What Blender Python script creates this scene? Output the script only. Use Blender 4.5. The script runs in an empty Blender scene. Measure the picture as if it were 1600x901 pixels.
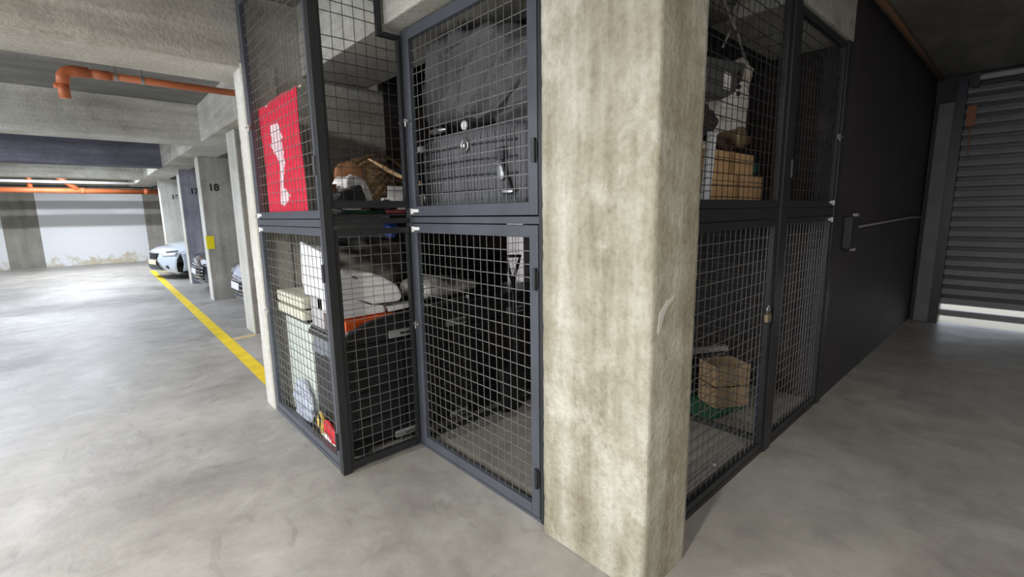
import bpy, bmesh, math, random
from mathutils import Vector, Matrix, noise
random.seed(7)
S = bpy.context.scene
C = S.collection
# ------------------------------------------------------------------ camera
cam_d = bpy.data.cameras.new('camera'); cam = bpy.data.objects.new('camera', cam_d); C.objects.link(cam)
cam_d.sensor_fit = 'HORIZONTAL'; cam_d.sensor_width = 36; cam_d.lens = 36*734.18/1600
cam_d.clip_start = .02; cam_d.clip_end = 200
R = Matrix(((0.73959838, 0.12041022, -0.66219001), (-0.67284613, 0.10815379, -0.73183389), (-0.01650193, 0.98681515, 0.16100792)))
cam.matrix_world = Matrix.Translation((0, 0, 1.5)) @ R.to_4x4()
S.camera = cam
# ------------------------------------------------------------------ world, exposure
W = bpy.data.worlds.new('sky'); S.world = W; W.use_nodes = True
W.node_tree.nodes['Background'].inputs[0].default_value = (.82, .88, 1, 1)
W.node_tree.nodes['Background'].inputs[1].default_value = 1.6
S.view_settings.view_transform = 'Standard'; S.view_settings.look = 'None'
S.view_settings.exposure = 0.5; S.view_settings.gamma = 1; S.view_settings.use_curve_mapping = False
# ------------------------------------------------------------------ ceiling lamps of the garage, some added as fill: (x, y, length along, axis, watts, colour)
LAMPS = [(-2.5, 2.7, 1.2, 'x', 105, (1, .96, .88)),
         (-2.4, .2, 1.2, 'x', 135, (1, .96, .88)),
         (.5, -1.7, 1.2, 'x', 46, (1, .95, .88)),  # fill lamp added to brighten the pillar's corridor face and the cages
         (4.6, -1.9, 1.2, 'x', 7, (1, .95, .9)),  # fill lamp added for the dark corridor
         (-1.6, 9.9, 1.2, 'x', 150, (.80, .86, 1)),
         (-3.2, 6.2, 1.2, 'y', 110, (.80, .86, 1)),
         (-.2, 14.2, 1.2, 'x', 110, (.84, .9, 1)),
         (-.1, 17.6, 1.2, 'x', 150, (.92, .95, 1)),
         (4.9, 6.0, 1.2, 'y', 80, (1, .95, .9)),  # added so the bay wall shows bright through the locker gap
         ]
SIDE_FILLS = [((-6.98, 3.0, 1.4), (0, math.pi/2*-1, 0), 2.4, 9, 150, (.85, .91, 1))]   # fill light added at the unseen wall gap

# ------------------------------------------------------------------ materials
MATS = {}
def nt(name):
    m = bpy.data.materials.new(name); m.use_nodes = True
    return m, m.node_tree.nodes, m.node_tree.links, m.node_tree.nodes['Principled BSDF']
def mat(name, col, rough=.5, metal=0, bump=0, bscale=40, var=0, vscale=6, spec=.5, trans=0, alpha=1, coat=0):
    if name in MATS: return MATS[name]
    m, N, L, B = nt(name)
    B.inputs['Base Color'].default_value = (*col, 1); B.inputs['Roughness'].default_value = rough
    B.inputs['Metallic'].default_value = metal; B.inputs['Specular IOR Level'].default_value = spec
    B.inputs['Transmission Weight'].default_value = trans; B.inputs['Alpha'].default_value = alpha
    B.inputs['Coat Weight'].default_value = coat
    tc = N.new('ShaderNodeTexCoord')
    if var:
        n = N.new('ShaderNodeTexNoise'); n.inputs['Scale'].default_value = vscale; n.inputs['Detail'].default_value = 5
        L.new(tc.outputs['Object'], n.inputs['Vector'])
        r = N.new('ShaderNodeValToRGB'); r.color_ramp.elements[0].position = .3; r.color_ramp.elements[1].position = .7
        r.color_ramp.elements[0].color = (*[c*(1-var) for c in col], 1); r.color_ramp.elements[1].color = (*[min(1, c*(1+var)) for c in col], 1)
        L.new(n.outputs[0], r.inputs[0]); L.new(r.outputs[0], B.inputs['Base Color'])
    if bump:
        n = N.new('ShaderNodeTexNoise'); n.inputs['Scale'].default_value = bscale; n.inputs['Detail'].default_value = 4
        L.new(tc.outputs['Object'], n.inputs['Vector'])
        b = N.new('ShaderNodeBump'); b.inputs['Strength'].default_value = bump; b.inputs['Distance'].default_value = .01
        L.new(n.outputs[0], b.inputs['Height']); L.new(b.outputs[0], B.inputs['Normal'])
    MATS[name] = m; return m
def emit(name, col, s):
    m, N, L, B = nt(name)
    B.inputs['Emission Color'].default_value = (*col, 1); B.inputs['Emission Strength'].default_value = s
    return m
def concrete(name, dark, mid, light, stretch=(1, 1, 1), scale=2.2, streak=(9, 9, .6), bump=.35, patch=.0, rough=.85, boards=None):
    """board-formed cast concrete: large clouds, streaks along the pour, pale plaster patches, pinholes"""
    m, N, L, B = nt(name)
    tc = N.new('ShaderNodeTexCoord')
    def nz(sc, det, vec=(1, 1, 1), rough_=.6, off=(0, 0, 0)):
        mp = N.new('ShaderNodeMapping'); mp.inputs['Scale'].default_value = vec; mp.inputs['Location'].default_value = off
        L.new(tc.outputs['Object'], mp.inputs['Vector'])
        n = N.new('ShaderNodeTexNoise'); n.inputs['Scale'].default_value = sc; n.inputs['Detail'].default_value = det; n.inputs['Roughness'].default_value = rough_
        L.new(mp.outputs[0], n.inputs['Vector']); return n
    a = nz(scale, 7, stretch, .65); s = nz(1.0, 6, streak, .6, (3, 1, 7))
    mix = N.new('ShaderNodeMath'); mix.operation = 'ADD'; L.new(a.outputs[0], mix.inputs[0]); L.new(s.outputs[0], mix.inputs[1])
    hf = N.new('ShaderNodeMath'); hf.operation = 'MULTIPLY'; hf.inputs[1].default_value = .5; L.new(mix.outputs[0], hf.inputs[0])
    r = N.new('ShaderNodeValToRGB'); e = r.color_ramp.elements
    e[0].position = .36; e[0].color = (*dark, 1); e[1].position = .64; e[1].color = (*light, 1)
    k = e.new(.5); k.color = (*mid, 1)
    L.new(hf.outputs[0], r.inputs[0]); col = r.outputs[0]
    if patch:
        p = nz(3.1, 6, (1, 1, .7), .7, (11, 4, 2))
        pr = N.new('ShaderNodeValToRGB'); pr.color_ramp.elements[0].position = .56; pr.color_ramp.elements[1].position = .66
        L.new(p.outputs[0], pr.inputs[0])
        mm = N.new('ShaderNodeMath'); mm.operation = 'MULTIPLY'; mm.inputs[1].default_value = patch; L.new(pr.outputs[0], mm.inputs[0])
        mx = N.new('ShaderNodeMixRGB'); L.new(mm.outputs[0], mx.inputs[0]); L.new(col, mx.inputs[1])
        mx.inputs[2].default_value = (*[min(1, c*1.18) for c in light], 1); col = mx.outputs[0]
    f = nz(38, 4); fr = N.new('ShaderNodeValToRGB'); fr.color_ramp.elements[0].position = .3; fr.color_ramp.elements[0].color = (.82, .81, .78, 1)
    fr.color_ramp.elements[1].position = .55; L.new(f.outputs[0], fr.inputs[0])
    mu = N.new('ShaderNodeMixRGB'); mu.blend_type = 'MULTIPLY'; mu.inputs[0].default_value = 1; L.new(col, mu.inputs[1]); L.new(fr.outputs[0], mu.inputs[2])
    L.new(mu.outputs[0], B.inputs['Base Color'])
    B.inputs['Roughness'].default_value = rough; B.inputs['Specular IOR Level'].default_value = .3
    ad = N.new('ShaderNodeMath'); ad.operation = 'ADD'; L.new(f.outputs[0], ad.inputs[0]); L.new(mix.outputs[0], ad.inputs[1])
    b = N.new('ShaderNodeBump'); b.inputs['Strength'].default_value = bump; b.inputs['Distance'].default_value = .02
    L.new(ad.outputs[0], b.inputs['Height']); L.new(b.outputs[0], B.inputs['Normal'])
    MATS[name] = m; return m
def floor_mat():
    m, N, L, B = nt('floor_concrete')
    tc = N.new('ShaderNodeTexCoord')
    def nz(sc, det, vec=(1, 1, 1), rg=.6, off=(0, 0, 0), dist=0):
        mp = N.new('ShaderNodeMapping'); mp.inputs['Scale'].default_value = vec; mp.inputs['Location'].default_value = off
        L.new(tc.outputs['Object'], mp.inputs['Vector'])
        n = N.new('ShaderNodeTexNoise'); n.inputs['Scale'].default_value = sc; n.inputs['Detail'].default_value = det; n.inputs['Roughness'].default_value = rg; n.inputs['Distortion'].default_value = dist
        L.new(mp.outputs[0], n.inputs['Vector']); return n
    a = nz(.9, 8, (1, 1, 1), .62, (5, 2, 0), .6); b_ = nz(5, 6, (1, 1, 1), .65, (1, 9, 0), .4)
    ad = N.new('ShaderNodeMixRGB'); ad.inputs[0].default_value = .4; L.new(a.outputs[0], ad.inputs[1]); L.new(b_.outputs[0], ad.inputs[2])
    r = N.new('ShaderNodeValToRGB'); e = r.color_ramp.elements
    e[0].position = .34; e[0].color = (.225, .215, .20, 1); e[1].position = .66; e[1].color = (.44, .427, .40, 1)
    k = e.new(.5); k.color = (.335, .325, .302, 1)
    L.new(ad.outputs[0], r.inputs[0])
    # dark scuffs and spots of wear
    s = nz(7, 3, (1, .35, 1), .5, (2, 2, 0), 1.5); sr = N.new('ShaderNodeValToRGB'); sr.color_ramp.elements[0].position = .28; sr.color_ramp.elements[0].color = (.5, .48, .46, 1); sr.color_ramp.elements[1].position = .36
    L.new(s.outputs[0], sr.inputs[0])
    mu = N.new('ShaderNodeMixRGB'); mu.blend_type = 'MULTIPLY'; mu.inputs[0].default_value = .3; L.new(r.outputs[0], mu.inputs[1]); L.new(sr.outputs[0], mu.inputs[2])
    # pale trowel patches
    p = nz(1.7, 7, (1, 1, 1), .7, (8, 8, 0), .8); pr = N.new('ShaderNodeValToRGB'); pr.color_ramp.elements[0].position = .56; pr.color_ramp.elements[1].position = .72
    L.new(p.outputs[0], pr.inputs[0])
    pm = N.new('ShaderNodeMath'); pm.operation = 'MULTIPLY'; pm.inputs[1].default_value = .45; L.new(pr.outputs[0], pm.inputs[0])
    mx = N.new('ShaderNodeMixRGB'); L.new(pm.outputs[0], mx.inputs[0]); L.new(mu.outputs[0], mx.inputs[1]); mx.inputs[2].default_value = (.55, .54, .52, 1)
    L.new(mx.outputs[0], B.inputs['Base Color'])
    rr = N.new('ShaderNodeMapRange'); rr.inputs[1].default_value = .3; rr.inputs[2].default_value = .7; rr.inputs[3].default_value = .34; rr.inputs[4].default_value = .62
    L.new(a.outputs[0], rr.inputs[0]); L.new(rr.outputs[0], B.inputs['Roughness'])
    B.inputs['Specular IOR Level'].default_value = .5
    w = nz(3.2, 5, (1, 1, 1), .55, (0, 0, 0), .5)
    bp = N.new('ShaderNodeBump'); bp.inputs['Strength'].default_value = .32; bp.inputs['Distance'].default_value = .02
    L.new(w.outputs[0], bp.inputs['Height']); L.new(bp.outputs[0], B.inputs['Normal'])
    return m
def white_wall_mat():
    m, N, L, B = nt('white_painted_wall')
    tc = N.new('ShaderNodeTexCoord'); sp = N.new('ShaderNodeSeparateXYZ'); L.new(tc.outputs['Object'], sp.inputs[0])
    n = N.new('ShaderNodeTexNoise'); n.inputs['Scale'].default_value = 3.5; n.inputs['Detail'].default_value = 8; n.inputs['Roughness'].default_value = .7; L.new(tc.outputs['Object'], n.inputs['Vector'])
    # damp stain creeping up from the floor
    mr = N.new('ShaderNodeMapRange'); mr.inputs[1].default_value = .05; mr.inputs[2].default_value = .8; mr.inputs[3].default_value = .62; mr.inputs[4].default_value = .2; L.new(sp.outputs[2], mr.inputs[0])
    sb = N.new('ShaderNodeMath'); sb.operation = 'SUBTRACT'; L.new(mr.outputs[0], sb.inputs[0]); L.new(n.outputs[0], sb.inputs[1])
    r = N.new('ShaderNodeValToRGB'); r.color_ramp.elements[0].position = .0; r.color_ramp.elements[0].color = (.82, .85, .88, 1)
    r.color_ramp.elements[1].position = .12; r.color_ramp.elements[1].color = (.6, .55, .42, 1)
    L.new(sb.outputs[0], r.inputs[0]); L.new(r.outputs[0], B.inputs['Base Color']); B.inputs['Roughness'].default_value = .7
    return m
M_pillar = concrete('pillar_concrete', (.27, .24, .17), (.43, .405, .32), (.62, .605, .53), scale=3.4, streak=(9, 9, .8), patch=.5, bump=.4)
M_col = concrete('column_concrete', (.26, .25, .23), (.36, .35, .32), (.46, .45, .42), streak=(8, 8, .5))
M_colcool = concrete('bluish_concrete', (.22, .22, .27), (.30, .30, .36), (.42, .42, .48), streak=(8, 8, .5))
M_colwhite = concrete('pale_concrete', (.5, .49, .42), (.62, .61, .55), (.72, .71, .66), streak=(9, 9, .5))  # also colours the lit narrow faces of the bay columns
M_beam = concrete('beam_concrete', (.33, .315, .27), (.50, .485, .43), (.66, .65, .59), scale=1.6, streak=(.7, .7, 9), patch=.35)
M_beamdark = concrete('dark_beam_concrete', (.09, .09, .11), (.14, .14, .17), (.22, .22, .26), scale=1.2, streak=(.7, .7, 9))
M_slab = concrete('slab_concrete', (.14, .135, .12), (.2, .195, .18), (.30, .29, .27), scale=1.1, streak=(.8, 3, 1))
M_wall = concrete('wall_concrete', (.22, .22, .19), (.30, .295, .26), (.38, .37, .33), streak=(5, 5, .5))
M_black = mat('black_wall_paint', (.040, .034, .038), .58, bump=.15, bscale=9, var=.2, vscale=2)
M_dark = mat('dark_inner_wall', (.035, .03, .028), .8, bump=.2, var=.3)
M_steel = mat('painted_steel', (.075, .082, .10), .38, bump=.04, bscale=60, var=.12)
M_steeldk = mat('black_painted_steel', (.022, .023, .026), .4, var=.15)
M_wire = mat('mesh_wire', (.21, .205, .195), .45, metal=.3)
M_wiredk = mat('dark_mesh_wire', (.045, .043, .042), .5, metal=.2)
M_zinc = mat('zinc_metal', (.55, .55, .55), .3, metal=.9)
M_white = mat('white_plastic', (.8, .81, .82), .4)
M_tag = mat('white_tag', (.9, .9, .9), .5)
M_orange = mat('orange_pvc_pipe', (.55, .16, .06), .4, var=.15, vscale=3)
M_yellow = mat('yellow_floor_paint', (.85, .62, .01), .45, var=.15, vscale=5, bump=.1)

# ------------------------------------------------------------------ geometry helpers (world coordinates)
class MB:
    def __init__(s): s.bm = bmesh.new()
    def box(s, a, b):
        v = [s.bm.verts.new((x, y, z)) for x in (a[0], b[0]) for y in (a[1], b[1]) for z in (a[2], b[2])]
        for f in ((0, 1, 3, 2), (4, 6, 7, 5), (0, 4, 5, 1), (2, 3, 7, 6), (0, 2, 6, 4), (1, 5, 7, 3)): s.bm.faces.new([v[i] for i in f])
        return s
    def rbox(s, c, size, rot=(0, 0, 0)):
        from mathutils import Euler
        M = Euler(rot).to_matrix(); c = Vector(c)
        v = [s.bm.verts.new(c + M @ Vector((x*size[0]/2, y*size[1]/2, z*size[2]/2))) for x in (-1, 1) for y in (-1, 1) for z in (-1, 1)]
        for f in ((0, 1, 3, 2), (4, 6, 7, 5), (0, 4, 5, 1), (2, 3, 7, 6), (0, 2, 6, 4), (1, 5, 7, 3)): s.bm.faces.new([v[i] for i in f])
        return s
    def tube(s, pts, r, n=8, closed=False):
        pts = [Vector(p) for p in pts]; rings = []; N = len(pts)
        up = None
        for i, p in enumerate(pts):
            d = (pts[(i+1) % N]-pts[i-1]) if closed else (pts[min(i+1, N-1)]-pts[max(i-1, 0)])
            d.normalize()
            if up is None: up = Vector((0, 0, 1)) if abs(d.z) < .9 else Vector((1, 0, 0))
            x = d.cross(up).normalized(); y = x.cross(d).normalized(); up = y
            rr = r[i] if isinstance(r, (list, tuple)) else r
            rings.append([s.bm.verts.new(p + x*math.cos(2*math.pi*k/n+math.pi/n)*rr + y*math.sin(2*math.pi*k/n+math.pi/n)*rr) for k in range(n)])
        for i in range(N if closed else N-1):
            A, B_ = rings[i], rings[(i+1) % N]
            for k in range(n): s.bm.faces.new((A[k], A[(k+1) % n], B_[(k+1) % n], B_[k]))
        if not closed:
            s.bm.faces.new(rings[0][::-1]); s.bm.faces.new(rings[-1])
        return s
    def prism(s, pts, off):
        """polygon (3d points) swept by the vector off"""
        off = Vector(off); a = [s.bm.verts.new(p) for p in pts]; b = [s.bm.verts.new(Vector(p)+off) for p in pts]
        n = len(a); s.bm.faces.new(a[::-1]); s.bm.faces.new(b)
        for i in range(n): s.bm.faces.new((a[i], a[(i+1) % n], b[(i+1) % n], b[i]))
        return s
    def grid(s, fn, nu, nv, thick=None):
        V = [[s.bm.verts.new(fn(i/nu, j/nv)) for j in range(nv+1)] for i in range(nu+1)]
        for i in range(nu):
            for j in range(nv): s.bm.faces.new((V[i][j], V[i+1][j], V[i+1][j+1], V[i][j+1]))
        return s
    def blob(s, c, size, p=4, n=26, wr=0, wf=4, fn=None, rz=0, seed=0):
        """soft rounded box (superellipsoid) with wrinkles"""
        c = Vector(c); sub = bmesh.new(); bmesh.ops.create_cube(sub, size=2)
        bmesh.ops.subdivide_edges(sub, edges=sub.edges[:], cuts=n, use_grid_fill=True)
        rot = Matrix.Rotation(rz, 3, 'Z'); m = {}
        for v in sub.verts:
            q = v.co.copy(); l = (abs(q.x)**p+abs(q.y)**p+abs(q.z)**p)**(1/p); q /= l
            nn = Vector((math.copysign(abs(q.x)**(p-1), q.x), math.copysign(abs(q.y)**(p-1), q.y), math.copysign(abs(q.z)**(p-1), q.z))).normalized()
            w = Vector((q.x*size[0]/2, q.y*size[1]/2, q.z*size[2]/2))
            if wr: w += nn*wr*(abs(noise.noise((w+Vector((seed, 0, 0)))*wf))*-2+.5*noise.noise(w*wf*2.7+Vector((0, seed, 0))))
            if fn: w = fn(w, q, nn)
            m[v] = s.bm.verts.new(c + rot @ w)
        for f in sub.faces: s.bm.faces.new([m[v] for v in f.verts])
        sub.free(); return s
    def lathe(s, c, prof, n=20, axis='z'):
        rings = []
        for r, h in prof:
            ring = []
            for k in range(n):
                a = 2*math.pi*k/n; o = (r*math.cos(a), r*math.sin(a), h)
                if axis == 'x': o = (h, o[0], o[1])
                if axis == 'y': o = (o[0], h, o[1])
                ring.append(s.bm.verts.new(Vector(c)+Vector(o)))
            rings.append(ring)
        for A, B_ in zip(rings, rings[1:]):
            for k in range(n): s.bm.faces.new((A[k], A[(k+1) % n], B_[(k+1) % n], B_[k]))
        s.bm.faces.new(rings[0][::-1]); s.bm.faces.new(rings[-1]); return s
def ob(name, mb, m, parent=None, loc=(0, 0, 0), smooth=False, bevel=0, solid=0, mats=None):
    L = Vector(loc)
    if parent is not None:
        r = parent
        while r.parent: r = r.parent
        L = r.location.copy()
    bm = mb.bm; bmesh.ops.recalc_face_normals(bm, faces=bm.faces[:])
    bmesh.ops.translate(bm, verts=bm.verts[:], vec=-L)
    me = bpy.data.meshes.new(name); bm.to_mesh(me); bm.free()
    for mm in ([m] if mats is None else mats): me.materials.append(mm)
    if smooth: me.polygons.foreach_set('use_smooth', [True]*len(me.polygons))
    o = bpy.data.objects.new(name, me); C.objects.link(o)
    if parent is not None: o.parent = parent
    else: o.location = L
    if solid:
        md = o.modifiers.new('thickness', 'SOLIDIFY'); md.thickness = solid; md.offset = 0
    if bevel:
        md = o.modifiers.new('edge', 'BEVEL'); md.width = bevel; md.segments = 2; md.limit_method = 'ANGLE'
    return o
def thing(name, label, cat, loc, group=None):
    o = bpy.data.objects.new(name, None); o.empty_display_size = .1; C.objects.link(o); o.location = loc
    o['label'] = label; o['category'] = cat
    if group: o['group'] = group
    return o
def solo(name, label, cat, mb, m, loc, group=None, **k):
    o = ob(name, mb, m, None, loc, **k); o['label'] = label; o['category'] = cat
    if group: o['group'] = group
    return o
def struct(name, mb, m, **k):
    o = ob(name, mb, m, **k); o['kind'] = 'structure'; return o
def sbox(name, a, b, m, **k): return struct(name, MB().box(a, b), m, **k)

# ------------------------------------------------------------------ room shell
X0, X1, Y0, Y1, ZC = -7, 8.1, -3.6, 21.0, 3.03
LX = 1.38   # face of the long lintel beam
fl = MB(); fl.box((X0, Y0, -.2), (X1, Y1+.2, 0)); struct('floor', fl, floor_mat())
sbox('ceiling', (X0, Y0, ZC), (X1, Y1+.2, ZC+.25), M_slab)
sbox('wall_back', (X0, Y1, 0), (X1, Y1+.2, ZC), M_wall)
sbox('wall_front', (X0, Y0-.2, 0), (X1+.25, Y0, ZC), M_black)
# unseen left wall, with a wide gap added for the side fill light
sbox('wall_left', (X0-.2, Y0-.2, 0), (X0, -1.5, ZC), M_wall); sbox('wall_left', (X0-.2, 7.5, 0), (X0, Y1+.2, ZC), M_wall); sbox('wall_left', (X0-.2, -1.5, 2.7), (X0, 7.5, ZC), M_wall)
# the painted panels of the far wall
MW = white_wall_mat()
struct('wall_far_white_panel', MB().box((-.97, Y1-.04, 0), (1.69, Y1, 2.40)), MW)
struct('wall_far_white_panel', MB().box((-4.6, Y1-.04, 0), (-1.77, Y1, 2.40)), MW)
sbox('wall_far_dark_strip', (1.69, Y1-.02, 0), (2.6, Y1, 2.40), M_col)
# parking bays' back wall, black wall with the roller door
sbox('wall_bay', (7.0, 3.95, 0), (7.2, Y1, ZC), mat('pale_bay_wall', (.62, .60, .62), .7, var=.1))
struct('wall_right', MB().box((4.10, .99, 0), (X1+.1, 1.15, ZC)), M_black)
sbox('wall_locker_side', (4.10, 1.15, 0), (4.2, 3.85, ZC), M_dark)
bw = MB(); bw.box((2.04, 3.85, 0), (3.42, 3.95, ZC)); bw.box((3.76, 3.85, 0), (7.2, 3.95, ZC)); bw.box((3.42, 3.85, 1.42), (3.76, 3.95, ZC)); bw.box((3.42, 3.85, 0), (3.76, 3.95, .55))
struct('wall_locker_back', bw, M_dark)
# beams across the aisle (along x)
for i, yb in enumerate((3.87, 7.95, 12.2, 16.3)):
    mb = MB()
    mb.box((X0, yb, 2.53 if i else 2.53), (LX+.02, yb+.5, ZC))
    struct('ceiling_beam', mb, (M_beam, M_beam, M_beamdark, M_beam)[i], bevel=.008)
# long lintel beam over the columns
mb = MB(); mb.box((LX, .9, 2.54), (LX+.55, Y1, ZC)); struct('lintel_beam', mb, M_beam, bevel=.008)
# beam above the locker doors that face the corridor
mb = MB(); mb.box((3.06, .97, 2.62), (4.10, 1.5, ZC)); struct('corridor_beam', mb, M_beam, bevel=.006)
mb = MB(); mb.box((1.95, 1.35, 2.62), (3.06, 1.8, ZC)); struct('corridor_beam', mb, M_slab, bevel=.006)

def rough_block(name, a, b, m, cell=.03, amp=.004, chip=.01):
    """cast concrete block with slightly wavy faces and worn corners"""
    a, b = Vector(a), Vector(b); mb = MB(); bm = mb.bm
    n = [max(1, int((b[i]-a[i])/cell)) for i in range(3)]
    keys = {}
    def V(i, j, k):
        key = (i, j, k)
        if key not in keys:
            p = Vector((a.x+(b.x-a.x)*i/n[0], a.y+(b.y-a.y)*j/n[1], a.z+(b.z-a.z)*k/n[2]))
            ex, ey = i in (0, n[0]), j in (0, n[1])
            d = Vector(((-1 if i == 0 else 1) if ex else 0, (-1 if j == 0 else 1) if ey else 0, 0))
            w = noise.noise(p*4)*amp+noise.noise(p*17)*amp*.4
            if ex and ey: w -= chip*(.2+.35*abs(noise.noise(p*5+Vector((3, 3, 3)))) + max(0, noise.noise(p*31))*1.1)
            p += d*w; keys[key] = bm.verts.new(p)
        return keys[key]
    for j in range(n[1]):
        for k in range(n[2]):
            bm.faces.new((V(0, j, k), V(0, j, k+1), V(0, j+1, k+1), V(0, j+1, k))); bm.faces.new((V(n[0], j, k), V(n[0], j+1, k), V(n[0], j+1, k+1), V(n[0], j, k+1)))
    for i in range(n[0]):
        for k in range(n[2]):
            bm.faces.new((V(i, 0, k), V(i+1, 0, k), V(i+1, 0, k+1), V(i, 0, k+1))); bm.faces.new((V(i, n[1], k), V(i, n[1], k+1), V(i+1, n[1], k+1), V(i+1, n[1], k)))
    return struct(name, mb, m, smooth=True)
rough_block('corner_pillar', (1.45, .87, 0), (1.77, 1.405, ZC), M_pillar, cell=.022, amp=.0012, chip=.0028)
rough_block('edge_column', (.955, 3.86, 0), (1.2, 4.06, 2.56), M_colwhite, cell=.03, amp=.002, chip=.004)
sbox('column_wall', (1.2, 3.86, 0), (2.06, 4.05, 2.53), M_beam)
# blade columns between the bays, narrow faces coloured as lit, painted bay numbers
COLS = [(6.62, .42, 1.50, M_col, None, 0, 0), (9.9, .30, 1.63, M_col, '18', 1.83, 1.96), (12.8, .30, 1.72, M_colcool, '17', 1.98, 2.02), (16.1, .38, 1.70, M_colwhite, '16', 2.02, 2.0)]
M_numb = mat('black_number_paint', (.02, .02, .02), .6)
from mathutils import Euler
def flat_text(body, size, loc, rot, extrude=.002, offset=.006):
    """lettering turned into real mesh geometry"""
    cu = bpy.data.curves.new('lettering', 'FONT'); cu.body = body; cu.size = size; cu.extrude = extrude; cu.align_x = 'CENTER'; cu.offset = offset
    t = bpy.data.objects.new('lettering', cu); C.objects.link(t); bpy.context.view_layer.update()
    me = bpy.data.meshes.new_from_object(t.evaluated_get(bpy.context.evaluated_depsgraph_get())); bpy.data.objects.remove(t)
    mb = MB(); mb.bm.from_mesh(me); bmesh.ops.transform(mb.bm, matrix=Matrix.Translation(loc) @ Euler(rot).to_matrix().to_4x4(), verts=mb.bm.verts[:])
    return mb
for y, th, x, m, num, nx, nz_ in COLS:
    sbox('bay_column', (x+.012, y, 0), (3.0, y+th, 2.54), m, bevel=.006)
    sbox('bay_column_lit_face', (x, y, 0), (x+.012, y+th, 2.54), M_colwhite)  # same concrete as the blade; the paler colour paints the light on it
    if num:
        solo('bay_number', {'18': 'black number 18 painted on the column with the yellow patch', '17': 'black number 17 painted on the bluish concrete column', '16': 'black number 16 painted on the pale column behind the silver car'}[num],
             'number', flat_text(num, .17, (nx, y-.002, nz_), (math.pi/2, 0, 0)), M_numb, (nx, y, nz_))
solo('yellow_patch', 'small yellow rectangle painted on the edge of the column numbered 18', 'paint patch',
     MB().box((1.62, 9.892, .93), (1.74, 9.9, 1.16)).box((1.622, 9.9, .93), (1.63, 9.93, 1.16)), mat('yellow_patch_paint', (.85, .72, .0), .5), (1.65, 9.9, .93))
# yellow line along the bays
def strip(p, q, w, z=.002):
    p, q = Vector((*p, z)), Vector((*q, z)); d = (q-p).normalized(); nn = Vector((-d.y, d.x, 0))*w/2
    return MB().prism([p-nn, q-nn, q+nn, p+nn], (0, 0, .001))
solo('yellow_floor_line', 'long yellow line painted on the floor along the parking bays', 'floor line', strip((1.105, 3.95), (1.36, 16.9), .125, .001), M_yellow, (1.1, 4, 0))
solo('yellow_floor_line', 'short faint yellow line running from the long line toward a column', 'floor line', strip((1.2, 6.5), (1.5, 6.56), .09, .0005), mat('worn_yellow_paint', (.6, .45, .2), .6), (1.2, 6.5, 0))

# ------------------------------------------------------------------ pipes
def pipe_thing(name, label, runs, m, loc):
    t = thing(name, label, 'pipe', loc)
    for nm, pts, r in runs: ob(nm, MB().tube(pts, r, 14), m, t, smooth=True)
    return t
solo('plaster_smear', 'pale plaster smear scratched on the corridor side of the thick pillar', 'smear', MB().prism([(1.50, .8675, 1.13), (1.55, .8675, 1.17), (1.60, .8675, 1.185), (1.595, .8675, 1.17), (1.555, .8675, 1.15), (1.53, .8675, 1.12), (1.50, .8675, 1.05), (1.49, .8675, 1.06)], (0, .003, 0)), mat('pale_plaster', (.62, .61, .56), .8), (1.54, .868, 1.1))
M_band = mat('pipe_clamp_metal', (.4, .38, .36), .4, metal=.6)
pd = thing('drain_pipe', 'orange drain pipe crossing under the ceiling with a downward elbow end', 'pipe', (.05, 5.4, 2.69))
ob('pipe_run', MB().tube([(.09, 5.4, 2.69), (1.5, 5.4, 2.69)], .030, 16), M_orange, pd, smooth=True)
ob('elbow', MB().tube([(.2, 5.4, 2.69), (.1, 5.4, 2.69), (.055, 5.4, 2.675), (.035, 5.4, 2.64), (.03, 5.4, 2.58)], .044, 16), M_orange, pd, smooth=True)
ob('drop_pipe', MB().tube([(.03, 5.4, 2.60), (.03, 5.4, 2.47)], .038, 16), M_orange, pd, smooth=True)
ob('socket', MB().tube([(.22, 5.4, 2.69), (.34, 5.4, 2.69)], .038, 16), M_orange, pd, smooth=True)
ob('side_stub', MB().tube([(.03, 5.4, 2.56), (-.03, 5.4, 2.56)], .022, 12), M_orange, pd, smooth=True)
for x in (.37, .55): ob('clamp', MB().lathe((x, 5.4, 2.69), [(.031, -.012), (.035, -.012), (.035, .012), (.031, .012)], 16, 'x').box((x-.008, 5.39, 2.72), (x+.008, 5.41, 3.03)), M_band, pd)
pm = thing('main_pipe', 'long orange pipe running across the far wall above the white panel', 'pipe', (-1.5, 19.0, 2.31))
ob('pipe_run', MB().tube([(-5, 19, 2.33), (2.1, 19, 2.31)], .075, 14), M_orange, pm, smooth=True)
ob('branch', MB().tube([(-.52, 18.95, 2.86), (.05, 18.98, 2.36)], .07, 14), M_orange, pm, smooth=True)
ob('riser', MB().tube([(-.93, 19, 2.33), (-.93, 19, 3.0)], .06, 14), M_orange, pm, smooth=True)
for x in (-3, .1, 1.6): ob('collar', MB().tube([(x, 19, 2.32), (x+.12, 19, 2.32)], .088, 14), M_orange, pm, smooth=True)
solo('white_pipe', 'thin white pipe running above the orange pipe at the far wall', 'pipe', MB().tube([(-5, 18.86, 2.57), (2.0, 18.86, 2.55)], .04, 12), M_white, (-1.5, 19, 2.56), smooth=True)
solo('duct_tray', 'dark cable tray fixed beneath the far ceiling behind the orange pipe', 'cable tray', MB().box((-5, 19.3, 2.44), (1.9, 19.40, 2.45)).box((-5, 19.3, 2.45), (1.9, 19.305, 2.48)).box((-5, 19.395, 2.45), (1.9, 19.40, 2.48)), M_steeldk, (-1.5, 19.4, 2.4))
solo('corner_pipe', 'thin brown pipe along the top corner of the black wall', 'pipe', MB().tube([(4.12, .93, 2.99), (7.9, .93, 2.99)], .022, 12), mat('brown_pipe', (.17, .09, .045), .6), (4.2, .93, 2.98), smooth=True)

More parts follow.
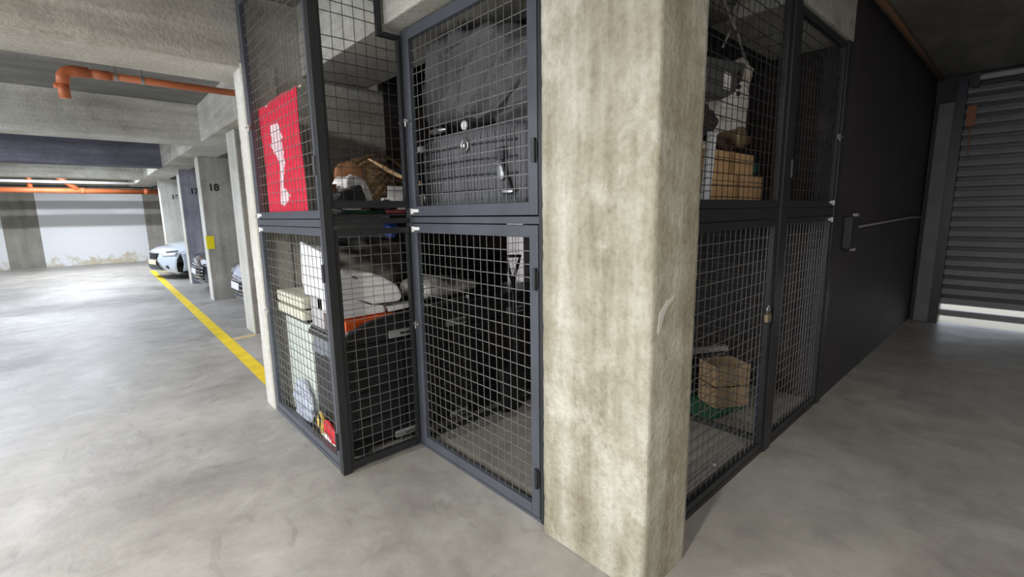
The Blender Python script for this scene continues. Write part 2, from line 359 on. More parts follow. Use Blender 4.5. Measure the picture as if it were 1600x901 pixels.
# ------------------------------------------------------------------ ceiling lamps
M_fix = mat('lamp_housing', (.75, .75, .75), .5)
for i, (x, y, ln, ax, w, col) in enumerate(LAMPS):
    t = thing('ceiling_lamp', ['white batten lamp over the floor before the red cloth', 'white batten lamp over the open floor between its two neighbours', 'added white fill lamp above the open floor facing the thick pillar', 'added white fill lamp over the corridor near the roller shutter', 'white batten lamp above the drive beside the yellow line', 'white batten lamp hung along the garage wall with the added gap', 'white batten lamp above the floor before the silver car', 'white batten lamp before the far white wall panel', 'added white lamp brightening the bay wall behind the cages'][i], 'lamp', (x, y, ZC), 'garage ceiling lamps')
    d = (ln/2, .05) if ax == 'x' else (.05, ln/2)
    ob('housing', MB().box((x-d[0], y-d[1], ZC-.05), (x+d[0], y+d[1], ZC)), M_fix, t)
    e = (ln/2-.03, 0) if ax == 'x' else (0, ln/2-.03)
    ob('tube', MB().tube([(x-e[0], y-e[1], ZC-.075), (x+e[0], y+e[1], ZC-.075)], .014, 10), emit('lamp_tube_%d' % i, col, 8), t)
    ld = bpy.data.lights.new('lamp_light', 'AREA'); ld.shape = 'RECTANGLE'; ld.size = ln if ax == 'x' else .12; ld.size_y = .12 if ax == 'x' else ln
    ld.energy = w; ld.color = col; lo = bpy.data.objects.new('lamp_light', ld); C.objects.link(lo); lo.parent = t; lo.location = (0, 0, -.10)
for (p, r, sx, sy, w, col) in SIDE_FILLS:
    ld = bpy.data.lights.new('side_fill', 'AREA'); ld.shape = 'RECTANGLE'; ld.size = sx; ld.size_y = sy; ld.energy = w; ld.color = col
    lo = bpy.data.objects.new('side_fill', ld); C.objects.link(lo); lo.location = p; lo.rotation_euler = r

# ------------------------------------------------------------------ roller door end of the corridor
t = thing('roller_shutter', 'dark slatted roller shutter with light coming in under it', 'roller shutter', (8.12, -1.4, 0))
mb = MB(); z = .09; k = 0
YS0, YS1 = Y0+.05, .70
while z < 2.86:
    if k == 1: z += .03   # one slat hangs slightly open
    pts = [(8.125, YS0, z), (8.10, YS0, z-.004), (8.055, YS0, z+.012), (8.05, YS0, z+.022), (8.085, YS0, z+.075), (8.105, YS0, z+.082), (8.13, YS0, z+.08)]
    mb.prism(pts, (0, YS1-YS0, 0))
    z += .122; k += 1
ob('slat_curtain', mb, mat('shutter_metal', (.34, .34, .35), .42, metal=.2, var=.1, vscale=2), t)
mb = MB().box((8.135, YS0, .30), (8.145, YS1, 2.95))
ob('back_web', mb, M_steeldk, t)
ob('guide_rail', MB().box((7.98, YS1, 0), (8.2, YS1+.09, 2.95)), M_steeldk, t)
ob('guide_rail', MB().box((8.05, Y0, 0), (8.2, YS0, 2.95)), M_steeldk, t)
ob('roll_axle', MB().tube([(7.98, Y0+.05, 2.985), (7.98, .6, 2.96)], .035, 16), mat('pale_axle', (.75, .74, .68), .5), t, smooth=True)
ob('bracket', MB().box((7.96, .60, 2.86), (8.1, .66, 3.02)), M_steeldk, t)
ob('bracket', MB().box((7.96, .22, 2.86), (8.1, .27, 2.98)), M_steeldk, t)
solo('orange_strap', 'small orange strap hanging down in front of the roller shutter', 'strap', MB().box((8.02, .60, 2.42), (8.03, .68, 2.66)).tube([(8.025, .64, 2.42), (8.025, .63, 2.2), (8.025, .62, 2.05)], .006, 6), mat('orange_strap', (.32, .12, .05), .6), (8.02, .64, 2.4))
sbox('door_1_post', (7.96, .79, 0), (8.1, .94, 2.72), mat('grey_pillar_paint', (.16, .155, .17), .6, bump=.2, var=.15), bevel=.01)
sbox('door_1_header', (8.1, Y0, 2.90), (8.2, .78, 3.03), M_steeldk)
sbox('wall_shutter_side', (8.1, .78, 0), (8.3, 1.1, ZC), M_black)
sbox('ground_outside', (8.1, -8, -.2), (16, 4, -.004), mat('outdoor_paving', (.42, .39, .30), .8))
# box, bracket and cable on the black wall
t = thing('cable_winch', 'small dark box on the black wall with a pale bracket and a taut cable', 'winch', (4.55, .97, 1.2))
ob('case', MB().box((4.36, .93, 1.17), (4.56, .99, 1.42)), M_steeldk, t, bevel=.008)
ob('bracket', MB().box((4.60, .955, 1.14), (4.655, .985, 1.44)), mat('pale_bracket', (.45, .43, .41), .5), t)
ob('cable', MB().tube([(4.63, .96, 1.33), (7.0, .955, 1.36), (7.7, .955, 1.35)], .009, 8), mat('cable_grey', (.4, .38, .37), .5), t)

# ------------------------------------------------------------------ cages
def axis_pt(plane, fixed):
    """returns f(u, z, w): a point of a vertical panel; plane 'x': u runs along y at x=fixed; plane 'y': u runs along x; w = depth offset"""
    return (lambda u, z, w=0: (fixed+w, u, z)) if plane == 'x' else (lambda u, z, w=0: (u, fixed+w, z))
def bar(mb, P, u0, u1, z0, z1, d):
    a, b = P(u0, z0, -d/2), P(u1, z1, d/2)
    mb.box([min(a[i], b[i]) for i in range(3)], [max(a[i], b[i]) for i in range(3)])
def wires(P, u0, u1, z0, z1, pu, pz, r=.0021, w=0):
    mb = MB(); nu = max(1, round((u1-u0)/pu)); nz = max(1, round((z1-z0)/pz))
    for i in range(1, nu):
        u = u0+(u1-u0)*i/nu + random.uniform(-.0015, .0015)
        mb.tube([P(u, z0, w), P(u+random.uniform(-.003, .003), (z0+z1)/2, w+random.uniform(-.002, .002)), P(u, z1, w)], r*.85, 4)
    for j in range(1, nz):
        z = z0+(z1-z0)*j/nz + random.uniform(-.0015, .0015)
        mb.tube([P(u0, z, w+2*r), P((u0+u1)/2, z+random.uniform(-.004, .004), w+2*r+random.uniform(-.002, .002)), P(u1, z, w+2*r)], r*1.2, 4)
    return mb
def leaf(root, P, u0, u1, z0, z1, fw=.045, d=.032, name='door', steel=M_steel, wire=M_wire, pu=.06, pz=.0615, latch=None, hinges=(), hinge_u=None, tag=None, out=-1, inner=True):
    """a framed wire-mesh door leaf with its hinges, latch and tag as sub-parts"""
    mb = MB()
    bar(mb, P, u0, u0+fw, z0, z1, d); bar(mb, P, u1-fw, u1, z0, z1, d)
    bar(mb, P, u0+fw, u1-fw, z0, z0+fw, d); bar(mb, P, u0+fw, u1-fw, z1-fw, z1, d)
    fr = ob(name, mb, steel, root, bevel=.003)
    ob('wire_mesh', wires(P, u0+fw, u1-fw, z0+fw, z1-fw, pu, pz), wire, fr)
    for z in hinges:
        h = MB(); o_ = out*(d/2+.008)
        h.tube([P(hinge_u, z-.05, o_), P(hinge_u, z+.05, o_)], .011, 10)
        bar(h, lambda u, zz, w=0: P(u, zz, w+out*(d/2+.003)), hinge_u-.018, hinge_u+.018, z-.035, z+.035, .006)
        ob('hinge', h, M_steeldk, fr)
    if latch:
        u, z = latch; o_ = out*(d/2+.012); h = MB()
        h.tube([P(u-.06, z, o_), P(u+.05, z, o_)], .006, 8); h.tube([P(u-.02, z-.03, o_), P(u-.02, z+.012, o_)], .006, 8)
        bar(h, lambda a, b, w=0: P(a, b, w+out*(d/2+.003)), u-.03, u+.03, z-.016, z+.016, .006)
        ob('bolt_latch', h, M_band, fr)
    if tag:
        u, z, s = tag; h = MB(); q = lambda a, b, w=0: P(a, b, w+out*(d/2+.004))
        bar(h, q, min(u, u+s*.085), max(u, u+s*.085), z-.009, z+.009, .006); bar(h, q, min(u, u+s*.022), max(u, u+s*.022), z-.02, z+.013, .008)
        ob('white_tag', h, M_tag, fr)
    return fr
# --- cage that juts out by the white column
A = thing('storage_cage', 'tall dark mesh cage jutting out beside the white column, red cloth inside', 'storage cage', (1.24, 3.2, 0))
PX = axis_pt('x', .98); PY = axis_pt('y', 2.56)
mb = MB(); mb.box((.955, 2.535, 0), (1.005, 2.585, 2.98)); ob('corner_post', mb, M_steeldk, A, bevel=.003)
ob('wall_post', MB().box((.965, 3.82, 0), (1.0, 3.855, 2.98)), M_steel, A, bevel=.003)
for z0, z1 in ((1.435, 1.475), (0, .03)): ob('side_rail', MB().box((.962, 2.585, z0), (.998, 3.82, z1)), M_steel, A, bevel=.002)
leaf(A, PX, 2.59, 3.815, 1.48, 2.95, latch=(3.80, 2.12), hinges=(1.76,), hinge_u=2.60, tag=(3.80, 1.505, -1), pu=.062)
leaf(A, PX, 2.59, 3.815, .035, 1.43, latch=(3.80, .80), hinges=(.19, 1.18), hinge_u=2.60, tag=(3.80, 1.405, -1), pu=.062)
# front panel between corner post and door post: fixed mesh, lower part in its own frame
mb = MB(); bar(mb, PY, 1.005, 1.475, 1.535, 1.575, .03); bar(mb, PY, 1.335, 1.475, 2.475, 2.50, .03)
bar(mb, PY, 1.335, 1.365, 2.5, 2.96, .03); bar(mb, PY, 1.005, 1.335, 2.94, 2.96, .03); bar(mb, PY, 1.005, 1.02, 1.575, 2.94, .03); bar(mb, PY, 1.455, 1.475, 1.575, 2.475, .03)
fu = ob('front_frame', mb, M_steeldk, A, bevel=.002)
ob('wire_mesh', wires(PY, 1.02, 1.455, 1.575, 2.475, .062, .0615), M_wiredk, fu)
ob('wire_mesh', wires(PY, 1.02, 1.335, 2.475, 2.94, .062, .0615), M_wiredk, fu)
ob('front_rail', MB().box((1.005, 2.545, 1.445), (1.475, 2.575, 1.475)), M_steeldk, A, bevel=.002)
mb = MB(); bar(mb, PY, 1.005, 1.475, 1.385, 1.42, .03); bar(mb, PY, 1.005, 1.475, .02, .06, .03); bar(mb, PY, 1.005, 1.03, .06, 1.385, .03); bar(mb, PY, 1.455, 1.475, .06, 1.385, .03)
fp = ob('front_frame', mb, M_steeldk, A, bevel=.002)
ob('wire_mesh', wires(PY, 1.03, 1.475, .06, 1.385, .062, .0615), M_wire, fp)
mb = MB().box((1.0, 2.58, 1.49), (2.06, 3.84, 1.50)).box((1.0, 2.58, 1.44), (1.03, 3.84, 1.49)); ob('shelf', mb, M_steeldk, A)
# --- cage with the two big doors
B_ = thing('storage_cage', 'dark mesh cage with two big doors between cage corner and thick pillar', 'storage cage', (2.2, 1.9, 0))
P = axis_pt('x', 1.5)
ob('door_post', MB().box((1.482, 2.545, 0), (1.518, 2.60, 2.52)), M_steel, B_, bevel=.003)
ob('door_post', MB().box((1.482, 1.405, 0), (1.525, 1.458, 2.54)), M_steeldk, B_, bevel=.003)
for z0, z1 in ((1.445, 1.478), (0, .015)): ob('front_rail', MB().box((1.484, 1.458, z0), (1.516, 2.545, z1)), M_steel, B_, bevel=.002)
leaf(B_, P, 1.465, 2.54, 1.484, 2.525, fw=.058, latch=(2.55, 2.03), hinges=(1.76, 2.42), hinge_u=1.478, tag=(2.53, 1.515, -1), pu=.0535, pz=.0605)
leaf(B_, P, 1.465, 2.54, .02, 1.44, fw=.055, latch=(2.55, .82), hinges=(.23, 1.2), hinge_u=1.478, tag=(2.53, 1.41, -1), pu=.0535, pz=.0625)
D1 = axis_pt('y', 2.60)
dv = ob('divider_frame', MB().box((1.52, 2.585, .0), (3.05, 2.61, .03)).box((3.03, 2.585, 0), (3.06, 2.61, 2.5)).box((1.52, 2.585, 1.45), (3.05, 2.61, 1.49)), M_steeldk, B_)
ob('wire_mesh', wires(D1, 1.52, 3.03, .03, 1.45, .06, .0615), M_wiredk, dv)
ob('shelf', MB().box((1.53, 1.42, 1.49), (3.05, 2.58, 1.502)).box((1.8, 1.03, 1.49), (3.05, 1.42, 1.502)), M_steeldk, B_)
# corridor side doors of the same cage
PR = axis_pt('y', 1.0)
for z0, z1 in ((1.44, 1.497), (0, .03)): ob('corridor_rail', MB().box((1.775, .985, z0), (2.963, 1.02, z1)), M_steeldk, B_)
leaf(B_, PR, 1.78, 2.95, .035, 1.435, steel=M_steeldk, wire=M_wire, pu=.06, pz=.062, fw=.04)
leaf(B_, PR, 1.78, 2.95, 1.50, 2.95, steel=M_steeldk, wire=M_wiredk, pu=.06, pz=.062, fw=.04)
lk = thing('padlock', 'small brass padlock on the post of the corridor cage door', 'padlock', (2.86, .965, .9))
ob('lock_body', MB().box((2.82, .955, .85), (2.875, .98, .90)), mat('aged_brass', (.35, .29, .19), .4, metal=.7), lk, bevel=.006)
ob('shackle', MB().tube([(2.832, .967, .90), (2.832, .967, .93), (2.84, .967, .948), (2.855, .967, .948), (2.863, .967, .93), (2.863, .967, .90)], .005, 8), M_zinc, lk, smooth=True)
# --- cage by the black wall
Dc = thing('storage_cage', 'dark mesh cage facing the corridor next to the black wall', 'storage cage', (3.5, 1.9, 0))
ob('center_post', MB().box((2.965, .975, 0), (3.06, 1.03, 2.62)), M_steeldk, Dc, bevel=.003)
ob('end_post', MB().box((4.03, .975, 0), (4.10, 1.03, 2.62)), M_steeldk, Dc, bevel=.003)
for z0, z1 in ((1.44, 1.497), (0, .03)): ob('corridor_rail', MB().box((3.06, .985, z0), (4.03, 1.02, z1)), M_steeldk, Dc)
leaf(Dc, PR, 3.07, 4.025, .035, 1.435, steel=M_steeldk, wire=M_wire, pu=.06, pz=.062, fw=.04, hinges=(1.2,), hinge_u=3.08, tag=(4.02, 1.41, -1))
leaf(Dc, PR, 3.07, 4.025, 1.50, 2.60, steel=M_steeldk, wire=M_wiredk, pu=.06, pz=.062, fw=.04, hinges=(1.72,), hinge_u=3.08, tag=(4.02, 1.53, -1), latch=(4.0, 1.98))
D2 = axis_pt('x', 3.09)
dv = ob('divider_frame', MB().box((3.075, 1.03, .0), (3.105, 2.6, .035)).box((3.075, 1.03, 1.45), (3.105, 2.6, 1.49)).box((3.075, 2.57, 0), (3.105, 2.6, 2.5)), M_steeldk, Dc)
ob('wire_mesh', wires(D2, 1.03, 2.57, .035, 1.45, .06, .0615), M_wiredk, dv)
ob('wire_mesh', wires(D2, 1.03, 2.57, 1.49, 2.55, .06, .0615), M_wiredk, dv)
ob('shelf', MB().box((3.11, 1.03, 1.49), (4.09, 2.9, 1.502)), M_steeldk, Dc)
ob('back_panel', MB().box((3.11, 2.0, 1.502), (4.09, 2.02, 2.6)), M_dark, Dc)

# ------------------------------------------------------------------ things in the upper part of the jutting cage
def banner():
    bm = MB(); y0, y1, zt, zb = 3.79, 2.985, 2.25, 1.515
    def fn(u, v):
        # u from the column side to the post side, v from top to bottom
        nar = .05*v*(1-u)
        y = y0+(y1-y0)*u - nar*.8
        sag = 0
        z = zt+(zb-zt)*v + sag*(1-v)
        f = .018*math.sin(u*17+v*3)*min(1, v*3)+.02*noise.noise(Vector((u*4, v*1.5, 2)))+.012*math.sin(u*38+2*v)*v
        f += .035*math.exp(-((u-.18-.25*v)**2)/.006)*(1-v)
        return (1.027+f*.55, y, z)
    bm.grid(fn, 90, 90)
    o = ob('cloth', bm, None, RC, smooth=True, solid=.004, mats=[mat('red_cloth', (.72, .012, .05), .75, bump=.15, bscale=300, var=.12), mat('faded_white_print', (.85, .66, .70), .7, var=.15, vscale=20)])
    # white print, one solid ragged figure
    def inside(u, v):
        u += .02*noise.noise(Vector((u*25, v*25, 0)))
        c = .40+.10*v
        if .20 < v < .36: return -.16-(.36-v)*.1 < u-c < .04+.15*math.sin((v-.20)/.16*math.pi/2)
        if .36 <= v < .78: w = .18-(v-.36)/.42*.11; return abs(u-c-.02*math.sin(v*14)) < w
        if .76 <= v < .93: return abs(u-.49) < .12*math.sqrt(max(0, 1-((v-.845)/.085)**2))
        return False
    for p in o.data.polygons:
        i, j = divmod(p.index, 90)
        if inside((i+.5)/90, (j+.5)/90): p.material_index = 1
RC = thing('red_cloth_banner', 'bright red cloth with a faded white print hanging behind the mesh', 'banner', (1.06, 3.4, 1.51))
banner()
ob('hanging_rod', MB().tube([(1.045, 2.95, 2.245), (1.045, 3.79, 2.245)], .006, 8), mat('pale_rod', (.75, .6, .45), .5), RC, smooth=True)
# wicker basket lying on its side
bk = thing('wicker_basket', 'brown wicker basket lying behind the white bag on the shelf', 'basket', (1.55, 3.25, 1.5))
def basket(u, v):
    a = 2*math.pi*u; f = math.pi/2*min(v, .985); rr = math.cos(f)**.8; wv = .006*math.sin(u*180+(math.pi if int(v*22) % 2 else 0))+.005*math.sin(v*22*math.pi)
    return (1.54+(.285+wv)*rr*math.cos(a), 3.22+(.26+wv)*rr*math.sin(a), 1.503+(.375+wv)*math.sin(f))
ob('woven_shell', MB().grid(basket, 240, 60), mat('wicker', (.30, .19, .10), .7, var=.45, vscale=30), bk, smooth=True, solid=.01)
ob('rim', MB().tube([(1.54+.295*math.cos(a), 3.22+.27*math.sin(a), 1.515) for a in [2*math.pi*i/36 for i in range(36)]], .014, 8, closed=True), mat('dark_wicker', (.12, .07, .03), .7), bk, smooth=True)
ob('arched_handle', MB().tube([(1.54-.31*math.cos(a)*.98, 3.05-.03*math.sin(a), 1.505+.385*math.sin(a)) for a in [math.pi*i/24 for i in range(25)]], .012, 8), mat('dark_wicker', (0, 0, 0)), bk, smooth=True)
solo('lit_basket_side', 'orange brown stand-in for the lit side of the wicker basket behind the white bag', 'segment', MB().blob((1.31, 2.985, 1.68), (.20, .035, .30), p=3.2, n=10, wr=.004, wf=9), mat('lit_wicker', (.36, .17, .08), .6, metal=.2, var=.6, vscale=14), (1.31, 2.98, 1.53), smooth=True)  # orange colour paints the lit part of the basket dome
solo('wooden_stick', 'pale bent wooden stick lying over the wicker basket', 'stick', MB().tube([(1.45, 2.99, 1.86), (1.55, 2.93, 1.79), (1.63, 2.9, 1.745), (1.66, 2.86, 1.73), (1.72, 2.82, 1.70), (1.74, 2.8, 1.69)], [.006, .015, .014, .016, .02, .008], 8), mat('pale_wood', (.62, .42, .22), .7, var=.3, vscale=20), (1.6, 2.9, 1.7), smooth=True)
solo('white_bag', 'crumpled white plastic bag in front of the wicker basket', 'bag', MB().blob((1.27, 2.88, 1.62), (.25, .18, .245), p=2.6, wr=.02, wf=9), mat('white_bag_plastic', (.82, .80, .80), .45), (1.27, 2.88, 1.5), smooth=True)
t = thing('camera_case', 'black leather case tilted against the white bag', 'case', (1.2, 2.74, 1.5))
ob('case_body', MB().rbox((1.19, 2.72, 1.585), (.155, .10, .135), (0, -.35, .1)), mat('black_leather', (.015, .015, .016), .35, bump=.3, bscale=120), t, bevel=.012)
ob('strap', MB().tube([(1.06, 2.68, 1.51), (1.09, 2.67, 1.58), (1.13, 2.67, 1.62), (1.15, 2.665, 1.56), (1.17, 2.665, 1.51)], .008, 6), mat('black_leather', (0, 0, 0)), t, smooth=True)
ob('flap_trim', MB().rbox((1.225, 2.668, 1.535), (.11, .008, .02), (0, -.1, .1)), mat('maroon_trim', (.1, .02, .02), .5), t)
t = thing('black_shoe', 'single black shoe on the shelf between leather case and white carton', 'shoe', (1.38, 2.7, 1.5))
ob('upper', MB().blob((1.385, 2.70, 1.54), (.18, .09, .085), p=2.4, n=14, wr=.004, wf=14, fn=lambda w, q, n: Vector((w.x, w.y, w.z*(1+.5*q.x)))), mat('shiny_black', (.02, .02, .022), .2), t, smooth=True)
ob('sole', MB().blob((1.385, 2.70, 1.508), (.19, .095, .014), p=3, n=8), mat('rubber_black', (.02, .02, .02), .8), t, smooth=True)
t = thing('white_carton', 'small white carton with an open flap on the shelf', 'box', (1.52, 2.75, 1.5))
ob('carton_body', MB().box((1.43, 2.68, 1.503), (1.585, 2.82, 1.60)), M_white, t, bevel=.004)
ob('flap', MB().rbox((1.53, 2.80, 1.63), (.11, .006, .09), (.1, 0, 0)), M_white, t)
# rods and bottles lying along the shelf edge
solo('green_rod', 'thin dark green rod lying along the shelf edge', 'rod', MB().tube([(1.12, 2.575+.05, 1.512), (1.36, 2.625, 1.512)], .010, 8), mat('green_rod', (.01, .10, .05), .4), (1.2, 2.62, 1.5), smooth=True)
solo('red_dumbbell_bar', 'pinkish red ribbed grip lying at the shelf edge', 'grip', MB().tube([(1.36+.006*i, 2.625, 1.514) for i in range(28)], [.013 if i % 2 else .010 for i in range(28)], 10), mat('faded_red_rubber', (.55, .12, .13), .6), (1.44, 2.62, 1.5), smooth=True)
solo('white_bottle', 'small white bottle lying at the corner of the shelf edge', 'bottle', MB().lathe((1.02, 2.64, 1.517), [(.001, 0), (.014, 0), (.015, .05), (.009, .062), (.009, .075), (.001, .075)], 14, 'x'), M_white, (1.05, 2.64, 1.5), smooth=True)
solo('white_tube', 'flat white tube of cream lying on the green rod', 'tube', MB().blob((1.155, 2.625, 1.530), (.11, .03, .015), p=2.5, n=8), M_white, (1.15, 2.62, 1.52), smooth=True)
solo('dark_vase', 'small dark brown jar standing behind the red cloth', 'jar', MB().lathe((1.12, 2.82, 1.503), [(.03, 0), (.05, .03), (.055, .09), (.04, .14), (.03, .16), (.035, .175), (.001, .175)], 20), mat('brown_glaze', (.10, .045, .02), .25), (1.12, 2.82, 1.5), smooth=True)
solo('blue_bundle', 'dark blue folded fabric bundle behind the basket', 'bundle', MB().blob((1.98, 3.4, 1.68), (.3, .3, .34), p=3, wr=.02, wf=8), mat('navy_fabric', (.03, .045, .10), .8, bump=.2), (1.98, 3.4, 1.5), smooth=True)

# ------------------------------------------------------------------ things in the lower part of the jutting cage
t = thing('cream_cabinet', 'cream two-drawer plastic cabinet standing by the white column', 'cabinet', (1.2, 3.5, 0))
M_cream = mat('cream_plastic', (.74, .73, .60), .45)
ob('cabinet_body', MB().box((1.07, 3.22, .01), (1.40, 3.76, .78)), mat('pale_green_plastic', (.66, .72, .66), .4), t, bevel=.01)
ob('drawer', MB().box((1.025, 3.215, .80), (1.40, 3.77, .865)), M_cream, t, bevel=.006)
ob('top_tray', MB().box((1.025, 3.215, .88), (1.40, 3.77, .955)), M_cream, t, bevel=.008)
ob('drawer_gap', MB().box((1.05, 3.235, .77), (1.39, 3.75, .885)), M_steeldk, t)
solo('clear_plastic_bag', 'crumpled pale bluish plastic bag at the foot of the cream cabinet', 'bag', MB().blob((1.035, 3.40, .18), (.06, .40, .34), p=2.4, wr=.022, wf=10, seed=3, fn=lambda w, q, n: Vector((w.x, w.y*(1-.25*max(0, q.z)), w.z))), mat('bluish_film', (.62, .68, .80), .2, alpha=.75), (1.08, 3.4, 0), smooth=True)
t = thing('toy_bird_bag', 'red, yellow and white printed bag on the cage floor', 'bag', (1.05, 2.95, 0))
ob('white_base', MB().blob((1.027, 2.88, .045), (.05, .36, .09), p=2.4, n=12, wr=.006, wf=12), M_white, t, smooth=True)
ob('red_panel', MB().blob((1.027, 2.88, .125), (.045, .24, .11), p=2.3, n=12, wr=.006, wf=12, fn=lambda w, q, n: Vector((w.x, w.y, w.z+w.y*.25))), mat('red_plastic', (.75, .02, .03), .4), t, smooth=True)
ob('yellow_panel', MB().blob((1.03, 3.05, .13), (.045, .12, .15), p=2.3, n=12, wr=.008, wf=14), mat('yellow_plastic', (.85, .6, .12), .4), t, smooth=True)
ob('black_cord', MB().tube([(1.0, 3.13, .09), (1.0, 3.10, .16), (1.005, 3.04, .22), (1.005, 3.0, .18), (1.0, 3.02, .10), (1.0, 3.08, .06)], .006, 6, closed=True), M_steeldk, t, smooth=True)
# the long black chest
M_chest = mat('black_chest_plastic', (.014, .014, .016), .33, bump=.06, bscale=30)
ch = thing('storage_chest', 'long black plastic chest with grey latches filling the cage floor', 'chest', (2.0, 2.95, 0))
def chestfn(u, v): pass
pts = [(1.06, 2.68, .05), (1.06, 2.68, .66), (1.075, 2.68, .71), (3.0, 2.68, .71), (3.0, 2.68, .05)]
mb = MB().prism(pts, (0, .49, 0))
for k in range(6):      # raised ribs on the front panel
    x = 1.12+.31*k
    mb.box((x, 2.665, .10), (x+.012, 2.68, .66))
for z in (.22, .40, .56): mb.box((1.10, 2.668, z), (2.98, 2.68, z+.01))
ob('chest_body', mb, M_chest, ch, bevel=.006)
lidp = [(1.04, 2.65, .72), (1.04, 2.65, .755), (1.10, 2.65, .80), (1.22, 2.65, .845), (1.40, 2.65, .865), (1.7, 2.65, .875), (2.7, 2.65, .875), (3.0, 2.65, .85), (3.02, 2.65, .72)]
lid = ob('lid', MB().prism(lidp, (0, .54, 0)), M_chest, ch, bevel=.008)
rim = [(x, 2.645, z+.008) for x, y, z in lidp[1:-1]]
ob('lid_rim', MB().tube(rim, .011, 8), M_steeldk, lid, smooth=True)
M_latch = mat('grey_latch', (.42, .44, .45), .35, metal=.4)
for x in (1.43, 1.86, 2.42):
    h = ob('latch', MB().box((x-.085, 2.64, .725), (x+.085, 2.66, .775)), M_latch, ch, bevel=.004)
    ob('latch_slot', MB().box((x-.01, 2.634, .744), (x+.08, 2.641, .756)), M_steeldk, h)
    h = ob('latch', MB().box((x-.07, 2.655, .05), (x+.09, 2.672, .092)), M_latch, ch, bevel=.004)
    ob('latch_slot', MB().box((x, 2.651, .066), (x+.085, 2.656, .076)), M_steeldk, h)
solo('plastic_film', 'crumpled smoky plastic film draped over the end of the black chest', 'plastic film',
     MB().grid(lambda u, v: (1.035+.10*u*u+.015*noise.noise(Vector((u*6, v*5, 1))), 2.635+.5*v*(1-.2*u)+.01*noise.noise(Vector((u*9, v*7, 4))), .62+.19*math.sin(u*1.6)+.02*noise.noise(Vector((u*7, v*8, 9)))), 24, 40),
     mat('smoky_film', (.30, .33, .38), .12, bump=.4, bscale=20, alpha=.6), (1.05, 2.9, .62), smooth=True, solid=.002)
ob('foot', MB().box((1.1, 2.7, 0), (1.2, 3.15, .05)), M_steeldk, ch); ob('foot', MB().box((2.85, 2.7, 0), (2.95, 3.15, .05)), M_steeldk, ch)
# things on the chest
solo('orange_tray', 'flat orange plastic tray under the white foam shell', 'tray', MB().prism([(1.09, 2.68, .80), (1.09, 2.68, .875), (1.30, 2.68, .878), (1.42, 2.68, .872), (1.36, 2.68, .862), (1.22, 2.68, .848)], (0, .24, 0)), mat('orange_plastic', (.85, .13, .02), .4), (1.2, 2.8, .87), bevel=.004)
t = thing('white_foam_shell', 'large white moulded foam shell resting on the chest over the orange tray', 'foam packing', (1.3, 2.85, .88))
M_foam = mat('white_foam', (.86, .87, .88), .6)
top = [(1.06, 2.68, 1.0), (1.07, 2.68, 1.20), (1.14, 2.68, 1.165), (1.28, 2.68, 1.145), (1.36, 2.68, 1.11), (1.45, 2.68, 1.05), (1.475, 2.68, .985), (1.475, 2.68, .955), (1.44, 2.68, .945), (1.28, 2.68, .95), (1.2, 2.68, .985)]
ob('upper_shell', MB().prism(top, (0, .42, 0)), M_foam, t, bevel=.018)
ob('lower_slab', MB().prism([(1.07, 2.69, .885), (1.07, 2.69, 1.0), (1.18, 2.69, .99), (1.27, 2.69, .945), (1.35, 2.69, .935), (1.36, 2.69, .885)], (0, .38, 0)), M_foam, t, bevel=.014)
ob('dark_slot', MB().rbox((1.165, 2.676, 1.13), (.03, .006, .012), (0, .4, 0)), M_steeldk, t)
ob('end_sheet', MB().prism([(1.05, 2.82, 1.0), (1.05, 3.22, .98), (1.05, 3.26, 1.06), (1.05, 3.24, 1.33), (1.05, 2.82, 1.27)], (.02, 0, 0)), M_foam, t, bevel=.006)
solo('white_strut', 'thin white strip lying on the chest next to the foam shell', 'strip', MB().rbox((1.46, 2.72, .905), (.16, .06, .03), (0, -.05, 0)), M_white, (1.46, 2.72, .89), bevel=.004)
solo('grey_blanket', 'folded brownish grey blanket piled behind the white foam shell', 'blanket', MB().blob((1.5, 3.38, 1.12), (.75, .42, .42), p=3.2, wr=.035, wf=5, seed=5), mat('grey_brown_fabric', (.30, .27, .25), .85, bump=.2, bscale=80, var=.25), (1.5, 3.3, .9), smooth=True)
solo('wrapped_panel', 'panel wrapped in grey film leaning beside the cream cabinet', 'panel', MB().prism([(1.07, 2.98, .55), (1.07, 3.17, .52), (1.07, 3.19, .98), (1.07, 2.98, .98)], (.03, 0, 0)), mat('grey_film', (.55, .54, .55), .25, var=.2), (1.08, 3.1, .55), bevel=.004)
solo('blue_plastic_bag', 'small blue plastic bag tucked under the shelf', 'bag', MB().blob((1.44, 2.72, 1.405), (.09, .10, .11), p=2.3, n=12, wr=.012, wf=14), mat('blue_plastic', (.03, .07, .30), .35), (1.44, 2.72, 1.34), smooth=True)
solo('white_cushion', 'flat white cushion lying on the chest behind the big door', 'cushion', MB().blob((1.93, 2.93, .965), (.60, .42, .15), p=2.6, wr=.012, wf=6, fn=lambda w, q, n: Vector((w.x, w.y, w.z*(1-.45*q.x)))), mat('white_fabric', (.62, .60, .58), .8, bump=.15), (1.93, 2.93, .88), smooth=True)
t = thing('folding_trolley', 'folded chrome trolley frame lying on the chest', 'trolley', (1.9, 2.7, .88))
ob('frame_tube', MB().tube([(1.58, 2.66, .893), (1.72, 2.66, .895), (1.86, 2.66, .905), (1.98, 2.67, .905)], .010, 10), M_zinc, t, smooth=True)
ob('cross_tube', MB().tube([(1.6, 2.655, .888), (1.63, 2.72, .889)], .009, 8), M_zinc, t, smooth=True)
ob('end_cap', MB().blob((1.985, 2.67, .905), (.03, .03, .03), p=2, n=5), M_white, t, smooth=True)
t = thing('shovel', 'black D-handled shovel standing against the mesh divider', 'shovel', (2.25, 2.52, 0))
hy = 2.50; M_sh = mat('black_shovel_plastic', (.012, .012, .014), .45)
